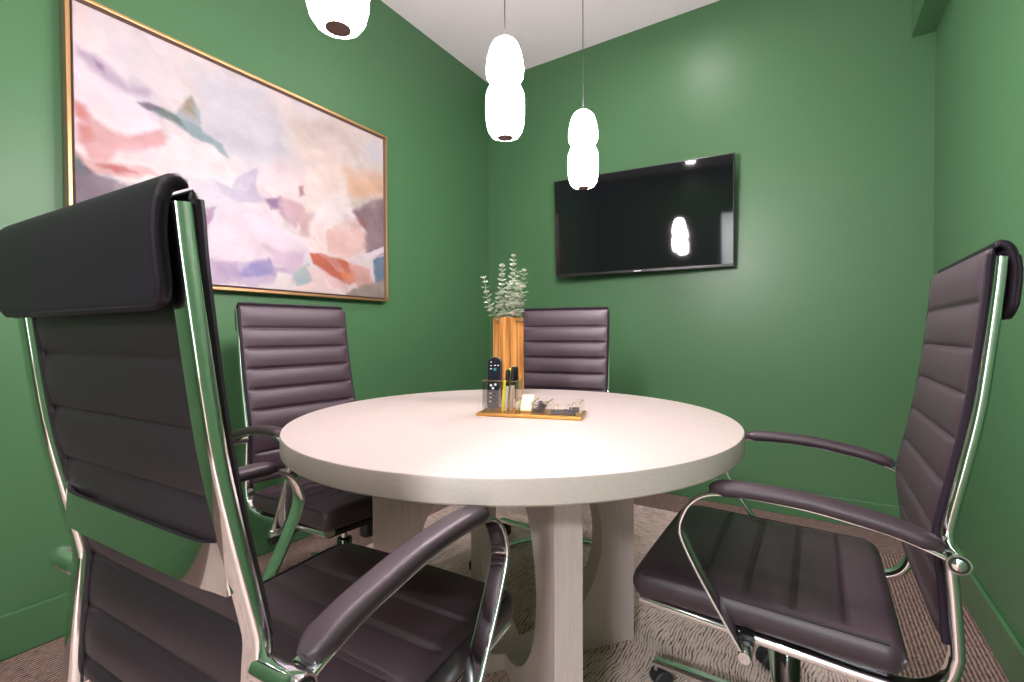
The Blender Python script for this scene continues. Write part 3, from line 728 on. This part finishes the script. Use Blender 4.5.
def sprig(tip, bend, base, nl, size0, size1, seed, start=.12):
    r = random.Random(seed)
    P = spline([base, base.lerp(tip, .5)+bend, tip], 10)
    st = MB(); st.sweep(P, [(math.cos(a*PI/3), math.sin(a*PI/3)) for a in range(6)], scale=[.0022-.0014*i/(len(P)-1) for i in range(len(P))])
    so = st.build('sprig', M['stem'], pl)
    lf = MB()
    for k in range(nl):
        t = start+(1-start)*(k+.4)/nl; i = min(len(P)-2, int(t*(len(P)-1))); q = P[i].lerp(P[i+1], t*(len(P)-1)-i); ax = (P[i+1]-P[i]).normalized()
        s = 1.22*(size0+(size1-size0)*t)
        a0 = (k % 2)*PI/2 + r.uniform(-.4, .4)
        for h in (0, PI):
            a = a0+h; u_ = ax.orthogonal().normalized(); w_ = ax.cross(u_)
            out = (u_*math.cos(a)+w_*math.sin(a)+ax*r.uniform(.25, .75)).normalized(); sd = ax.cross(out).normalized(); up = out.cross(sd)
            L_ = s*r.uniform(.85, 1.15); Wd = L_*.56
            vs = []
            for (fa, fw, fu) in ((0,0,0),(.25,.75,.04),(.55,1,.07),(.85,.62,.05),(1,0,0),(.85,-.62,.05),(.55,-1,.07),(.25,-.75,.04),(.5,0,-.05)):
                vs.append(q+out*(L_*fa)+sd*(Wd*fw)+up*(L_*fu))
            n = len(vs)
            vs2 = [x_ - up*.0006 for x_ in vs]
            lf.add(vs+vs2, [(8,j,(j+1) % 8) for j in range(8)]+[(n+8,n+(j+1) % 8,n+j) for j in range(8)]+[(j,n+j,n+(j+1) % 8,(j+1) % 8) for j in range(8)])
        if k == nl-1:
            pass
    lf.build('leaves', M['leaf'], so, angle=80)
o0 = .035
sprig(px(-.085, .148+o0, 0), px(-.014, -.01), px(-.020, 0, 0), 9, .026, .012, 1, .25)
sprig(px(.020, .225+o0, .01), px(.002, .0), px(.002, 0, .01), 14, .024, .012, 2)
sprig(px(-.020, .185+o0, -.01), px(-.006, 0), px(-.008, 0, -.012), 12, .026, .013, 3)
sprig(px(.058, .172+o0, 0), px(.010, 0), px(.018, 0, 0), 12, .024, .012, 4)
sprig(px(.034, .165+o0, -.015), px(.005, 0), px(.012, 0, -.015), 11, .026, .014, 5)
sprig(px(.004, .120+o0, -.022), px(-.003, 0), px(.000, 0, -.02), 9, .028, .016, 6)
sprig(px(.042, .105+o0, -.02), px(.006, 0), px(.016, 0, -.02), 8, .028, .017, 7)
sprig(px(-.030, .085+o0, -.02), px(-.006, 0), px(-.014, 0, -.018), 7, .028, .018, 8)
sprig(px(.022, .08+o0, -.028), px(.002, 0), px(.008, 0, -.024), 6, .030, .020, 9)

# ================================================================== desk tray and its contents (tray axes: u along the front, w to the back)
TO = Vector((-.800, 1.063, TH)); TA = math.atan2(.0956, .314)
ty = thing('desk_organizer', 'clear acrylic desk organizer with gold base on the table top', 'organizer', TO, TA)
ty.scale = (KS, KS, KS)
LN, DPT = .319, .125
MB().box((0, 0, 0), (LN, DPT, .010)).build('gold_base', M['gold_acrylic'], ty, smooth=False, bevel=.003)
def sheet(lo, hi, name='acrylic_wall', mat='acrylic'):
    o = MB().box(lo, hi).build(name, M[mat], ty, smooth=False)
    o['label'] = 'clear acrylic panel' if mat == 'acrylic' else 'gold-tinted divider edge'
    return o
tk = .003
sheet((.006, .006, .010), (LN-.006, .006+tk, .044))                       # low front lip
sheet((.006, DPT-.009, .010), (LN-.006, DPT-.006, .044))                  # low back lip
sheet((LN-.009, .0095, .010), (LN-.006, DPT-.0095, .044))
A0, A1, AM = .0096, .118, .062
sheet((A0, .028, .010), (A1, .031, .104)); sheet((A0, .112, .010), (A1, .115, .104))
sheet((A0, .0315, .010), (A0+tk, .1115, .104)); sheet((A1-tk, .0315, .010), (A1, .1115, .104)); sheet((AM, .0315, .010), (AM+tk, .1115, .104))
for x in (.122, .168, .214):
    sheet((x, .0095, .010), (x+tk, DPT-.0095, .043))
    sheet((x-.0005, .0095, .0432), (x+tk+.0005, DPT-.0095, .0448), 'divider_edge', 'gold_edge')
sheet((LN-.0095, .0095, .0442), (LN-.0055, DPT-.0095, .0458), 'divider_edge', 'gold_edge')
for (x0, y0, x1, y1) in ((A0-.0005,.0278,A1+.0005,.0294), (A0-.0005,.1136,A1+.0005,.1152), (A0-.0005,.0296,A0+.0012,.1134), (A1-.0012,.0296,A1+.0005,.1134)):
    sheet((x0, y0, .1042), (x1, y1, .1052), 'divider_edge', 'gold_edge')
RZ = Matrix.Rotation(TA, 4, 'Z')
def T(u_, w_, z_): return TO + ((RZ @ Vector((u_, w_, 0))) + Vector((0,0,z_)))*KS
def lean(name, label, cat, u_, w_, rx, ry, group=None, rz=0):
    o = thing(name, label, cat, T(u_, w_, .0105), 0, group)
    o.scale = (KS, KS, KS)
    o.rotation_euler = (RZ.to_3x3() @ Matrix.Rotation(ry, 3, 'Y') @ Matrix.Rotation(rx, 3, 'X') @ Matrix.Rotation(rz, 3, 'Z')).to_euler()
    return o
# remote control
rc = lean('remote_control', 'dark grey remote control standing in the tall part of the acrylic organizer', 'remote control', .0375, .060, math.radians(-6), math.radians(0))
rc.scale = (KS*.94, KS*.9, KS*.89)
def pill(w, z0, z1, y0, y1, rt, rb):
    pts = []
    for cx, cz, r, a0 in ((w/2-rt, z1-rt, rt, 0), (-w/2+rt, z1-rt, rt, PI/2), (-w/2+rb, z0+rb, rb, PI), (w/2-rb, z0+rb, rb, 1.5*PI)):
        for k in range(7):
            a = a0+PI/2*k/6; pts.append((cx+r*math.cos(a), cz+r*math.sin(a)))
    n = len(pts)
    return MB().add([(x, y0, z) for x, z in pts]+[(x, y1, z) for x, z in pts], [tuple(range(n)), tuple(range(2*n-1, n-1, -1))]+[(k, (k+1) % n, n+(k+1) % n, n+k) for k in range(n)])
pill(.046, .002, .186, -.009, .009, .021, .019).build('remote_body', M['remote_body'], rc, angle=50, bevel=.0015)
pill(.043, .094, .184, -.0098, -.0085, .020, .004).build('upper_face', M['remote_dark'], rc)
pill(.043, .070, .0935, -.0098, -.0085, .002, .002).build('middle_face', M['remote_dark'], rc)
for x, z in ((-.011,.168),(-.011,.155),(.003,.156),(.014,.156),(-.011,.144)): MB().box((x-.0025,-.0108,z-.0015),(x+.0025,-.0095,z+.0015)).build('key', M['mark'], rc, smooth=False)
m = MB(); m.lathe([(.0052,-.0112),(.0052,-.0095)], c=(.003,0,.142), axis='y', n=16); m.build('round_key', M['teal'], rc)
for x, z in ((-.009,.086),(.006,.089),(-.002,.076)):
    m = MB(); m.lathe([(.0042,-.0112),(.0042,-.0095)], c=(x,0,z), axis='y', n=16); m.build('round_key', M['mark'], rc)
for x in (-.010, .004):
    for z in (.058, .044, .030): MB().box((x-.003,-.0102,z-.0015),(x+.003,-.0088,z+.0015)).build('key', M['mark'] if x < 0 else M['remote_dark'], rc, smooth=False)
# pens
def pen(label, u_, w_, rx, ry, barrel, cap, length, r=.0048, capl=.045, clip=True):
    o = lean('pen', label, 'pen', u_, w_, rx, ry, 'pens in the acrylic organizer')
    MB().lathe([(.0015,.0),(r*.7,.006),(r,.014),(r,length-capl)], n=16).build('barrel', M[barrel], o)
    MB().lathe([(r*1.15,length-capl),(r*1.2,length-.006),(r*.9,length),(r*.3,length+.001)], n=16).build('cap', M[cap], o)
    if clip: MB().box((-.0014,-r*1.2-.0028,length-capl+.004),(.0014,-r*1.2-.0008,length-.004)).build('clip', M[cap], o, smooth=False)
    return o
pen('white-barrelled marker with black cap beside the yellow highlighter', .080, .046, math.radians(-3), math.radians(3), 'pen_white', 'black', .128, .0062, .050)
pen('pinkish-barrelled marker with black cap at the right of the pens', .097, .050, math.radians(-4), math.radians(2), 'pen_pink', 'black', .136, .0062, .056)
pen('black capped pen at the very back right of the pen compartment', .1045, .090, math.radians(-1), math.radians(-1), 'black', 'black', .134, .0055, .05)
pen('slim black pen between the remote and the white marker', .070, .080, math.radians(-3), math.radians(2), 'black', 'black', .120, .0045, .045)
pen('thin black pen leaning left behind the remote control', .0245, .100, math.radians(0), math.radians(-5), 'black', 'black', .142, .004, .04)
pen('black pen leaning close behind the remote control top', .024, .088, math.radians(-1), math.radians(-3), 'black', 'black', .150, .0042, .04)
hl = lean('highlighter', 'bright yellow highlighter leaning beside the remote control', 'highlighter', .0725, .042, math.radians(-4), math.radians(4))
hl.scale = (KS*.9, KS*.9, KS*.76)
MB().lathe([(.004,0),(.0065,.004),(.0065,.085),(.0055,.092)], n=18).build('barrel', M['yellow'], hl); MB().lathe([(.0052,.091),(.0058,.094),(.0058,.122),(.004,.126)], n=18).build('cap', M['yellow'], hl)
MB().box((-.0014,-.0085,.097),(.0014,-.0062,.122)).build('clip', M['yellow'], hl, smooth=False)
h2 = lean('highlighter', 'second yellow highlighter, its cap rising behind the black pen caps', 'highlighter', .087, .070, math.radians(-2), math.radians(1))
h2.scale = (KS*.9, KS*.9, KS*.9)
MB().lathe([(.004,0),(.006,.004),(.006,.11)], n=18).build('barrel', M['yellow'], h2); MB().lathe([(.0058,.11),(.0062,.113),(.0062,.142),(.004,.146)], n=18).build('cap', M['yellow'], h2)
# sticky notes, clips
sn = lean('sticky_note_pad', 'pale yellow sticky note pad leaning in the organizer', 'sticky notes', .146, .040, math.radians(-38), 0)
MB().box((-.0185, -.004, .004), (.0185, .006, .060)).build('note_block', M['note'], sn, smooth=False, bevel=.0008)
MB().box((-.0185, -.0046, .006), (.0185, -.0041, .059)).build('top_sheet', M['note'], sn, smooth=False)
cm = MB(); r = random.Random(3)
for k in range(130):
    c_ = Vector((r.uniform(.178, .207), r.uniform(.020, .105), .0125+.026*r.random()**.8)); a = r.uniform(0, PI); d_ = Vector((math.cos(a), math.sin(a), r.uniform(-.3, .3)))*.0045
    q = c_+d_; 
    cm.rod(c_-d_, c_+d_, .0011, n=5)
pc = cm.build('paper_clips', M['clip'], None); pc.location = TO; pc.rotation_euler = (0, 0, TA); pc.scale = (KS, KS, KS)
tag(pc, 'heap of small dark paper clips in the middle compartment of the organizer', 'paper clips'); pc['kind'] = 'stuff'
def bclip(label, u_, w_, rz, z=.0105, s=1.0):
    o = thing('binder_clip', label, 'binder clip', T(u_, w_, z), TA+rz, 'black binder clips in the organizer'); o.scale = (KS, KS, KS)
    vs = []; W = .016*s
    for x in (-W, W): vs += [(x,-.007*s,0),(x,.007*s,0),(x,.0015*s,.014*s),(x,-.0015*s,.014*s)]
    MB().add(vs, [(0,1,2,3),(4,7,6,5),(0,4,5,1),(1,5,6,2),(2,6,7,3),(3,7,4,0)]).build('clip_body', M['clip'], o, smooth=False, bevel=.001)
    for sg in (-1, 1):
        pth = [(-.005*s, sg*.0015*s, .014*s), (-.006*s, sg*.005*s, .022*s), (0, sg*.007*s, .027*s), (.006*s, sg*.005*s, .022*s), (.005*s, sg*.0015*s, .014*s)]
        MB().sweep(spline(pth, 4), [(.0006*math.cos(a*PI/3), .0006*math.sin(a*PI/3)) for a in range(6)]).build('wire_handle', M['chrome'], o)
bclip('black binder clip at the left of the end compartment of the organizer', .240, .034, .1)
bclip('black binder clip in the middle of the end compartment of the organizer', .278, .034, -.25, s=1.1)
bclip('black binder clip at the back right corner of the organizer', .286, .085, .15, s=1.0)

# ================================================================== camera
yaw, pitch, roll, F = 0.56734582, 0.01578555, -0.00441483, 467.2695
fv = Vector((-math.sin(yaw)*math.cos(pitch), math.cos(yaw)*math.cos(pitch), -math.sin(pitch)))
r0 = Vector((math.cos(yaw), math.sin(yaw), 0)); u0 = r0.cross(fv)
rv = r0*math.cos(roll)+u0*math.sin(roll); uvv = rv.cross(fv)
cam = bpy.data.cameras.new('camera'); cam.sensor_width = 36; cam.lens = 36*F/1024; cam.clip_start = .02
co = bpy.data.objects.new('camera', cam); C.objects.link(co)
co.matrix_world = Matrix(((rv.x, uvv.x, -fv.x, 0), (rv.y, uvv.y, -fv.y, 0), (rv.z, uvv.z, -fv.z, CAM_H), (0, 0, 0, 1)))
bpy.context.scene.camera = co

# ================================================================== world and view
w = bpy.data.worlds.new('world'); bpy.context.scene.world = w; w.use_nodes = True
w.node_tree.nodes['Background'].inputs['Color'].default_value = (.5, .55, .6, 1); w.node_tree.nodes['Background'].inputs['Strength'].default_value = .3
sc = bpy.context.scene
sc.view_settings.view_transform = 'Standard'; sc.view_settings.look = 'None'; sc.view_settings.gamma = 1; sc.view_settings.use_curve_mapping = False
sc.view_settings.exposure = EXPO
sc.cycles.max_bounces = 10; sc.cycles.diffuse_bounces = 6; sc.cycles.glossy_bounces = 5; sc.cycles.transparent_max_bounces = 24
sc.cycles.sample_clamp_indirect = 6; sc.cycles.use_denoising = True
